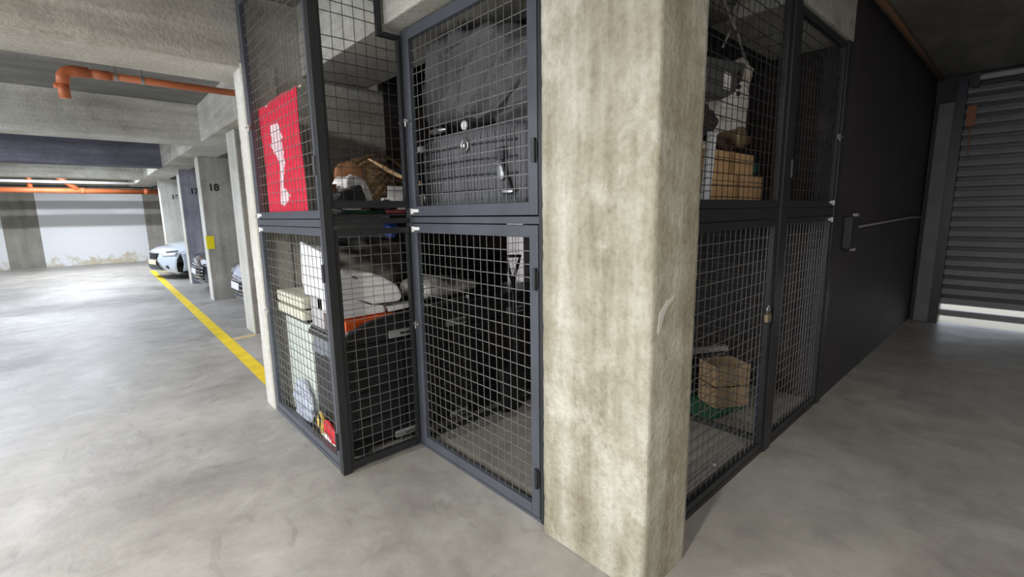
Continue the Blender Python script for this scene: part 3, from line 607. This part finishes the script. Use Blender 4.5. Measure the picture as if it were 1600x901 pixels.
ob('handle', MB().tube([(2.27, hy, .99), (2.235, hy, 1.09), (2.22, hy, 1.145), (2.195, hy, 1.19), (2.35, hy, 1.18), (2.33, hy, 1.13), (2.305, hy, 1.08), (2.28, hy, .99)], .012, 8), M_sh, t, smooth=True)
ob('shaft', MB().tube([(2.275, hy, 1.04), (2.275, hy, .34)], .016, 10), M_sh, t, smooth=True)
ob('shovel_blade', MB().grid(lambda u, v: (2.275+(u-.5)*.24*(1-.15*v), hy+.012+.05*((u-.5)*2)**2*.6, .36-.35*v), 10, 10), M_sh, t, smooth=True, solid=.006)
# ------------------------------------------------------------------ upper shelf behind the big door
M_tarp = mat('dark_grey_canvas', (.072, .073, .078), .66, bump=.25, bscale=70, var=.2)
bag = thing('canvas_bag', 'big bulging dark grey canvas bag on top of the pleated suitcase', 'bag', (1.9, 2.12, 1.95))
def bagf(w, q, n):
    w = w.copy(); w.z += -.06*max(0, -q.y)*1 + .03*q.y
    w.z -= .05*max(0, abs(q.y)-.75)*2
    w.z += .02*math.sin(q.y*3+1)
    if n.x < -.2:
        a = noise.noise(Vector((w.y*3.2+w.z*4.5, w.z*2.2-w.y*2, 5))); b = noise.noise(Vector((w.y*9-w.z*6, w.z*6, 1)))
        w.x += -.05*(1-min(1, abs(a)*4))+.015*b
    return w
bb = MB().blob((1.86, 2.12, 2.225), (.50, 1.04, .52), p=4.6, n=44, wr=.028, wf=4.2, fn=bagf, seed=2)
ob('bag_body', bb, M_tarp, bag, smooth=True)
ob('side_strap', MB().tube([(1.64, 1.72, 2.12), (1.60, 1.85, 2.02), (1.60, 2.0, 1.99), (1.60, 2.12, 2.02)], .012, 8), M_tarp, bag, smooth=True)
sc = thing('pleated_suitcase', 'dark grey ribbed suitcase with silver fittings under the canvas bag', 'suitcase', (1.85, 2.12, 1.5))
def ribs(w, q, n):
    w = w.copy()
    if n.x < -.3: w.x -= .008*math.sin(w.y*205) if abs(q.y) < .93 else 0
    w.z += .018*(1-q.y*q.y) if q.z > .5 else 0
    return w
ob('shell', MB().blob((1.86, 2.14, 1.725), (.50, .98, .43), p=9, n=90, fn=ribs), mat('dark_grey_nylon', (.095, .098, .11), .5, bump=.15, bscale=150), sc, smooth=True)
mb = MB()
for k in range(28): mb.tube([(1.608, 1.74+.0295*k, 1.56), (1.603, 1.74+.0295*k, 1.72), (1.608, 1.74+.0295*k, 1.91)], .0016, 4)
ob('rib_groove_shade', mb, M_steeldk, sc)  # dark lines painted for the shade in the grooves between ribs
for z in (1.62, 1.70, 1.78, 1.86): ob('seam_band', MB().tube([(1.603, 1.72, z-.01), (1.601, 2.1, z), (1.603, 2.55, z-.004)], .004, 6), M_steeldk, sc)
ob('buckle', MB().tube([(1.598, 2.13+.03*math.cos(a), 1.86+.03*math.sin(a)) for a in [2*math.pi*i/14 for i in range(14)]], .006, 6, closed=True).blob((1.597, 2.135, 1.86), (.02, .03, .035), p=2, n=5), M_zinc, sc, smooth=True)
ob('clasp', MB().box((1.585, 1.80, 1.76), (1.602, 1.86, 1.82)).tube([(1.595, 1.83, 1.78), (1.592, 1.80, 1.70), (1.595, 1.78, 1.66), (1.60, 1.76, 1.60)], .010, 8), M_steeldk, sc)
ob('clasp_plate', MB().blob((1.594, 1.83, 1.70), (.02, .055, .085), p=2.4, n=8), mat('brushed_steel', (.4, .4, .41), .35, metal=.6), sc, smooth=True)
ob('corner_guard', MB().blob((1.60, 1.79, 1.60), (.03, .10, .025), p=3, n=6), M_zinc, sc, smooth=True)
ob('corner_guard', MB().blob((1.62, 2.60, 1.58), (.05, .06, .09), p=3, n=6), M_zinc, sc, smooth=True)
ob('corner_guard', MB().blob((1.62, 2.60, 1.89), (.05, .06, .04), p=3, n=6), M_white, sc, smooth=True)
solo('silver_handle', 'shiny silver handle piece lying on top of the ribbed suitcase', 'handle', MB().blob((1.62, 2.42, 1.975), (.05, .18, .035), p=2.3, n=10, wr=.006, wf=20), M_zinc, (1.62, 2.42, 1.96), smooth=True)
solo('white_ball', 'small white ball between canvas bag and ribbed suitcase', 'ball', MB().blob((1.60, 2.13, 1.965), (.03, .05, .05), p=2, n=8), M_white, (1.60, 2.13, 1.94), smooth=True)
solo('black_tube', 'thick black upright roll at the hinge side of the shelf', 'roll', MB().lathe((1.72, 1.60, 1.503), [(.001, 0), (.075, 0), (.08, .02), (.08, .42), (.07, .44), (.001, .44)], 24), mat('black_roll', (.03, .03, .032), .5), (1.72, 1.60, 1.5), smooth=True)

# ------------------------------------------------------------------ upper shelf seen from the corridor
M_card = mat('cardboard', (.60, .38, .19), .8, bump=.1, bscale=30, var=.12)
def carton(label, a, b, rz=0, tape=True):
    t = thing('cardboard_box', label, 'box', ((a[0]+b[0])/2, (a[1]+b[1])/2, a[2]))
    c = [(a[i]+b[i])/2 for i in range(3)]; s = [b[i]-a[i] for i in range(3)]
    ob('box_body', MB().rbox(c, s, (0, 0, rz)), M_card, t, bevel=.004)
    if tape:
        ob('tape', MB().rbox((c[0], c[1], c[2]), (.05, s[1]+.003, s[2]+.003), (0, 0, rz)), mat('brown_tape', (.40, .24, .10), .3), t)
        ob('flap_seam', MB().rbox((c[0], c[1]-s[1]/2-.0006, b[2]-.035), (s[0], .002, .003), (0, 0, rz)), mat('dark_seam', (.1, .06, .03), .8), t)
    return t
carton('larger brown cardboard box at the bottom of the shelf stack behind the mesh', (2.29, 1.10, 1.504), (3.02, 1.45, 1.675))
carton('smaller brown cardboard box on top of the larger one', (2.33, 1.12, 1.677), (2.90, 1.42, 1.795))
solo('bronze_pipe_flange', 'round bronze pipe fitting with a dark hole on the cardboard boxes', 'pipe fitting',
     MB().lathe((2.61, 1.07, 1.865), [(.030, 0), (.052, 0), (.055, .02), (.045, .03), (.04, .12), (.030, .12), (.028, .02)], 22, 'y'), mat('old_bronze', (.30, .22, .13), .45, metal=.5), (2.72, 1.15, 1.8), smooth=True)
solo('wooden_billet', 'dark brown wooden piece lying next to the bronze fitting', 'wood piece', MB().rbox((2.76, 1.14, 1.865), (.22, .04, .045), (0, -.12, .1)), mat('dark_wood', (.14, .075, .04), .6, var=.3, vscale=25), (2.84, 1.2, 1.84), bevel=.006)
solo('rusty_bracket', 'dark rusty bracket lying on the smaller cardboard box', 'bracket', MB().rbox((2.57, 1.17, 1.835), (.16, .06, .06), (0, .2, 0)).rbox((2.65, 1.22, 1.82), (.12, .1, .03), (0, 0, .3)), mat('rusted_metal', (.09, .06, .045), .7, var=.3), (2.6, 1.18, 1.8), bevel=.008)
def sackf(w, q, n):
    w = w.copy(); w.x += .10*q.z; w.z += .11*q.x if q.z > -.2 else .02*q.x
    if q.x > .4 and q.z < 0: w.z -= .12*(q.x-.4)
    return w
solo('white_sack', 'large white woven sack leaning up above the cardboard boxes', 'sack', MB().blob((2.72, 1.27, 2.05), (.56, .20, .52), p=3.4, n=40, wr=.028, wf=5, seed=9, fn=sackf), mat('white_sackcloth', (.85, .83, .79), .75, bump=.2, bscale=50, var=.1), (2.76, 1.3, 1.8), smooth=True)
mc = thing('grey_machine', 'dark grey machine housing with a white label and knobs above the sack', 'machine', (2.4, 1.1, 1.95))
k9 = lambda x, z: (x*.9, 1.06, 1.5+(z-1.5)*.9)
ob('housing', MB().prism([k9(2.40, 2.06), k9(2.40, 2.25), k9(2.86, 2.30), k9(2.84, 2.22), k9(2.74, 2.12), k9(2.60, 2.07)], (0, .10, 0)), mat('grey_machine_plastic', (.09, .095, .095), .5), mc, bevel=.012)
ob('label_plate', MB().box((2.33, 1.054, 2.06), (2.395, 1.061, 2.135)), M_tag, mc)
for k in range(4): ob('knob', MB().lathe((2.49, 1.06, 2.155-.032*k), [(.011, -.012), (.011, 0)], 10, 'y'), M_steeldk, mc)
ob('end_cap', MB().prism([k9(2.85, 2.21), k9(2.87, 2.30), k9(2.98, 2.29), k9(2.90, 2.21)], (0, .09, 0)), mat('pale_card', (.6, .55, .45), .7), mc, bevel=.004)
solo('dark_pouch', 'dark cloth pouch hanging under the grey machine', 'pouch', MB().blob((2.28, 1.13, 1.91), (.20, .12, .17), p=2.4, n=14, wr=.02, wf=9), mat('charcoal_cloth', (.04, .04, .042), .85), (2.28, 1.13, 1.82), smooth=True)
for i, (lab, pts) in enumerate([('pale curved cable rising above the grey machine', [(2.50, 1.15, 2.30), (2.58, 1.15, 2.40), (2.66, 1.16, 2.50), (2.72, 1.16, 2.60)]),
      ('pale cable crossing in front of the other cable above the machine', [(2.75, 1.14, 2.29), (2.62, 1.13, 2.38), (2.50, 1.14, 2.48), (2.42, 1.15, 2.58)]),
      ('looped dark cable hanging near the beam', [(2.48, 1.2, 2.62), (2.6, 1.2, 2.55), (2.72, 1.2, 2.57), (2.78, 1.2, 2.65), (2.8, 1.2, 2.75)])]):
    solo('cable', lab, 'cable', MB().tube(pts, .006, 6), mat('pale_cable', (.30, .29, .28), .5) if i < 2 else mat('dark_cable', (.05, .05, .05), .5), pts[0], smooth=True)
solo('green_cloth', 'dark green cloth bundle beside the cardboard boxes', 'cloth', MB().blob((3.0, 1.20, 1.735), (.13, .14, .11), p=2.3, n=14, wr=.012, wf=12), mat('dark_green_cloth', (.015, .10, .085), .8), (3.0, 1.2, 1.68), smooth=True)
solo('white_board', 'narrow white board standing at the pillar side of the boxes', 'board', MB().rbox((2.22, 1.06, 1.68), (.06, .02, .34), (0, .12, 0)), mat('bluish_white_board', (.72, .76, .82), .5), (2.22, 1.06, 1.51))
solo('dark_coat', 'dark purple black coat hanging beside the white sack', 'coat', MB().blob((3.0, 1.60, 2.0), (.5, .2, .95), p=3, n=26, wr=.03, wf=6), mat('dark_purple_cloth', (.022, .018, .032), .85), (3.0, 1.6, 1.51), smooth=True) if False else None
solo('mesh_offcut', 'small folded piece of light wire mesh in the corner of the dark upper cage', 'mesh piece', wires(axis_pt('y', 1.06), 3.1, 3.26, 1.505, 1.60, .014, .014, .0014), mat('light_wire', (.4, .38, .35), .5), (3.17, 1.06, 1.5))
# ------------------------------------------------------------------ floor of the cage by the black wall
def crate(label, c, s, rz, mt, open_top=True):
    t = thing('wooden_crate', label, 'crate', (c[0], c[1], 0)); M = Matrix.Rotation(rz, 3, 'Z')
    z0 = c[2]
    def pl(name, off, size, m=mt):
        o = M @ Vector(off); ob(name, MB().rbox((c[0]+o.x, c[1]+o.y, z0+off[2]), size, (0, 0, rz)), m, t, bevel=.002)
    for s_ in (-1, 1):
        for k in range(2):
            h = s[2]/2-.006
            pl('side_plank', (0, s_*s[1]/2, h/2+k*(h+.012)), (s[0], .012, h)); pl('end_plank', (s_*s[0]/2, 0, h/2+k*(h+.012)), (.012, s[1]-.012, h))
    pl('crate_floor', (0, 0, .008), (s[0]-.02, s[1]-.02, .012))
    return t
M_wood = mat('light_brown_plywood', (.50, .34, .19), .7, bump=.1, bscale=30, var=.25, vscale=12)
crate('brown plywood crate turned cornerwise on the green tray', (3.50, 1.47, .03), (.27, .22, .32), -.55, M_wood)
crate('orange brown crate beside the pillar with white packing on top', (3.29, 1.86, .03), (.27, .28, .36), -.1, mat('orange_plywood', (.45, .22, .10), .7, var=.25, vscale=12))
solo('green_tray', 'flat dark green tray under the plywood crates', 'tray', MB().rbox((3.40, 1.66, .014), (.46, .60, .024), (0, 0, -.2)), mat('green_tray_plastic', (.01, .16, .09), .5), (3.45, 1.65, 0), bevel=.008)
solo('white_packing', 'crumpled white packing on top of the orange brown crate', 'packing', MB().blob((3.26, 1.80, .43), (.24, .22, .08), p=2.3, n=14, wr=.012, wf=14), M_white, (3.26, 1.8, .39), smooth=True)
solo('steel_rail', 'white capped steel rail lying behind the crates', 'rail', MB().rbox((3.82, 1.80, .30), (.50, .06, .04), (0, .0, -.45)), mat('white_rail', (.65, .65, .62), .4), (3.82, 1.62, .28), bevel=.003)
solo('black_crate', 'black plastic crate behind the plywood crate', 'crate', MB().rbox((3.84, 1.80, .14), (.42, .28, .27), (0, 0, -.45)), M_steeldk, (3.84, 1.66, 0), bevel=.01)
solo('blue_strip', 'narrow blue strip standing by the middle post of the corridor cages', 'strip', MB().box((3.12, 1.05, .04), (3.135, 1.10, .5)), mat('navy_strip', (.03, .04, .16), .5), (3.12, 1.07, .04))
for k, (x, y, a, w) in enumerate([(2.35, 1.25, .4, .05), (2.6, 1.12, 1.2, .03), (2.5, 1.4, 2.2, .04)]):
    solo('paper_scrap', ['larger white paper scrap on the cage floor close to the pillar', 'tiny white paper scrap on the cage floor beside the door rail', 'white paper scrap lying farther inside on the cage floor'][k], 'paper scrap', MB().rbox((x, y, .0045), (w, w*.6, .003), (.04, .03, a)), M_tag, (x, y, 0), group='paper scraps on the cage floor')

# ------------------------------------------------------------------ cars
def car(label, x, y, paint, kind, plate_col, turn=0):
    t = thing('car', label, 'car', (x, y, 0)); t.rotation_euler = (0, 0, turn)
    # centre profile of the front, hood, screen, roof and tail: (x, z, half width)
    prof = [(.12, .17, .80), (.03, .24, .84), (0, .36, .86), (.01, .50, .87), (.04, .62, .87), (.09, .70, .86), (.20, .76, .86), (.45, .83, .87), (.80, .89, .88), (1.15, .94, .88), (1.28, .96, .86)]
    prof2 = [(1.28, .96, .84), (1.65, 1.20, .74), (2.05, 1.40, .64)]
    prof3 = [(2.05, 1.40, .64), (2.5, 1.455, .62), (3.1, 1.43, .62), (3.4, 1.36, .62)]
    prof4 = [(3.4, 1.36, .62), (3.7, 1.22, .70), (4.0, 1.06, .80)]
    prof5 = [(4.0, 1.06, .82), (4.35, 1.04, .82), (4.48, .95, .80), (4.52, .6, .80), (4.45, .25, .78)]
    def bulge(px, yy): return (.32*abs(yy)**3 if px < 1.0 else .32*abs(yy)**3*max(0, 1-(px-1)/.4)) if px < 1.4 else -.2*abs(yy)**3*max(0, (px-3.8)/.7)
    def P3(px, pz, hw, v): yy = v*hw; return (x+px+bulge(px, yy), y+yy, pz-.045*v*v-(.05*v**6 if pz > .6 else 0))
    def surf(pr):
        return MB().grid(lambda u, v: P3(*[pr[min(int(u*(len(pr)-1)+1e-6), len(pr)-2)][i]*(1-(u*(len(pr)-1)-min(int(u*(len(pr)-1)+1e-6), len(pr)-2)))+pr[min(int(u*(len(pr)-1)+1e-6), len(pr)-2)+1][i]*(u*(len(pr)-1)-min(int(u*(len(pr)-1)+1e-6), len(pr)-2)) for i in range(3)], v*2-1), (len(pr)-1)*3, 24)
    body = surf(prof)
    for pr in (prof3, prof5):
        s2 = surf(pr); me = bpy.data.meshes.new('tmp'); s2.bm.to_mesh(me); body.bm.from_mesh(me); s2.bm.free()
    # sides with wheel arches
    allp = prof+prof5
    wheels = (1.34, 3.6)
    for sd in (-1, 1):
        def side(u, v):
            px = .12+u*4.33
            top = None
            for a, b in zip(allp, allp[1:]):
                if a[0] <= px <= b[0] and a[0] != b[0] and a[1] >= .6:
                    f = (px-a[0])/(b[0]-a[0]); top = (a[1]+(b[1]-a[1])*f, a[2]+(b[2]-a[2])*f); break
            if top is None: top = (.72, .86) if px < .3 else (1.0, .82)
            bot = .2
            for wx in wheels:
                d = abs(px-wx)
                if d < .36: bot = max(bot, .30+math.sqrt(.36**2-d*d))
            zt = top[0]-.095; bot = min(bot, zt-.02)
            z = bot+(zt-bot)*v; hw = top[1]+.035*math.sin(math.pi*min(1, v*1.0))
            bx = bulge(px, hw) if px < 1.4 else 0
            return (x+px+(bx*max(0, 1-u*5) if u < .2 else 0), y+sd*hw, z)
        body.grid(side, 90, 8)
    ob('car_body', body, paint, t, smooth=True, solid=.006)
    glassm = mat('car_glass', (.02, .025, .03), .08, coat=1)
    ob('windscreen', surf(prof2), glassm, t, smooth=True); ob('rear_window', surf(prof4), glassm, t, smooth=True)
    for sd in (-1, 1):
        ob('side_window', MB().prism([(x+1.45, y+sd*.83, .92), (x+2.05, y+sd*.64, 1.37), (x+3.3, y+sd*.63, 1.35), (x+3.9, y+sd*.80, .97)], (0, -sd*.03, 0)), glassm, t)
        for wx in wheels:
            w = ob('wheel', MB().lathe((x+wx, y+sd*.78, .31), [(.20, -.10), (.29, -.10), (.31, -.07), (.31, .07), (.29, .10), (.20, .10)], 28, 'y'), mat('tyre', (.015, .015, .015), .8), t, smooth=True)
            ob('rim', MB().lathe((x+wx, y+sd*.79, .31), [(.05, -.09), (.20, -.08), (.205, .0), (.20, .085), (.05, .06)], 18, 'y'), mat('alloy', (.45, .46, .48), .3, metal=.8), w, smooth=True)
        ob('mirror', MB().blob((x+1.55, y+sd*.98, 1.0), (.14, .2, .13), p=2.5, n=8), paint, t, smooth=True)
    def patch(name, q, m, off=.012, n=8, parent=t, thick=.01):
        # q: four (y, z) corners on the fascia
        def fx(yy, zz):
            px = 0
            for a, b in zip(prof, prof[1:]):
                if a[1] <= zz <= b[1]: px = a[0]+(b[0]-a[0])*(zz-a[1])/(b[1]-a[1]); break
            return px+.32*abs(yy)**3-off
        def fn(u, v):
            yy = (q[0][0]*(1-u)+q[1][0]*u)*(1-v)+(q[3][0]*(1-u)+q[2][0]*u)*v; zz = (q[0][1]*(1-u)+q[1][1]*u)*(1-v)+(q[3][1]*(1-u)+q[2][1]*u)*v
            return (x+fx(yy, zz), y+yy, zz)
        return ob(name, MB().grid(fn, n, n), m, parent, smooth=True, solid=thick)
    dk = mat('grille_black', (.012, .012, .014), .35); lamp = mat('lamp_glass', (.75, .78, .82), .1, coat=1)
    chrome = mat('chrome', (.75, .76, .78), .15, metal=1)
    if kind == 'spindle':
        patch('grille', [(-.24, .49), (.24, .49), (.30, .64), (-.30, .64)], dk); g = patch('grille', [(-.52, .24), (.52, .24), (.26, .47), (-.26, .47)], dk)
        for s_ in (-1, 1):
            patch('fog_lamp', [(s_*.60, .30), (s_*.68, .27), (s_*.68, .34), (s_*.62, .36)], dk, .016)
            patch('grille_trim', [(s_*.54, .22), (s_*.60, .22), (s_*.32, .49), (s_*.27, .49)], chrome, .018, thick=.008)
    else:
        g = patch('grille', [(-.55, .26), (.55, .26), (.60, .52), (-.60, .52)], dk)
        for k in range(4): patch('grille_bar', [(-.56, .30+.065*k), (.56, .30+.065*k), (.56, .312+.065*k), (-.56, .312+.065*k)], chrome, .022, parent=g, thick=.008)
        patch('chrome_strip', [(-.72, .54), (.72, .54), (.74, .57), (-.74, .57)], chrome, .02)
    for s_ in (-1, 1):
        h = patch('headlight', [(s_*.50, .575), (s_*.84, .60), (s_*.855, .71), (s_*.40, .655)], lamp, .014)
        patch('headlight_bezel', [(s_*.60, .655), (s_*.84, .665), (s_*.85, .715), (s_*.55, .685)], dk, .02, parent=h, thick=.008)
    patch('bumper_lip', [(-.80, .18), (.80, .18), (.78, .215), (-.78, .215)], paint if kind == 'spindle' else chrome, .04, n=16)
    patch('number_plate', [(-.24, .36), (.24, .36), (.24, .47), (-.24, .47)], mat(plate_col[0], plate_col[1], .5), .03)
    ob('underbody', MB().box((x+.4, y-.7, .14), (x+4.3, y+.7, .3)), mat('underbody_black', (.01, .01, .01), .8), t)
    return t
car('silver white saloon car parked in the bay beside the column numbered 16', 1.22, 14.62, mat('silver_white_paint', (.60, .66, .75), .28, coat=1), 'spindle', ('cream_plate', (.8, .78, .5)), .2)
car('dark car with chrome grille bars parked behind the column numbered 18', 1.62, 11.5, mat('black_car_paint', (.03, .033, .045), .15, coat=1), 'bars', ('white_plate', (.8, .82, .85)))
car('white car mostly hidden behind the narrow column next to the white one', 1.72, 8.45, mat('white_car_paint', (.62, .68, .85), .25, coat=1), 'bars', ('white_plate', (.8, .82, .85)))
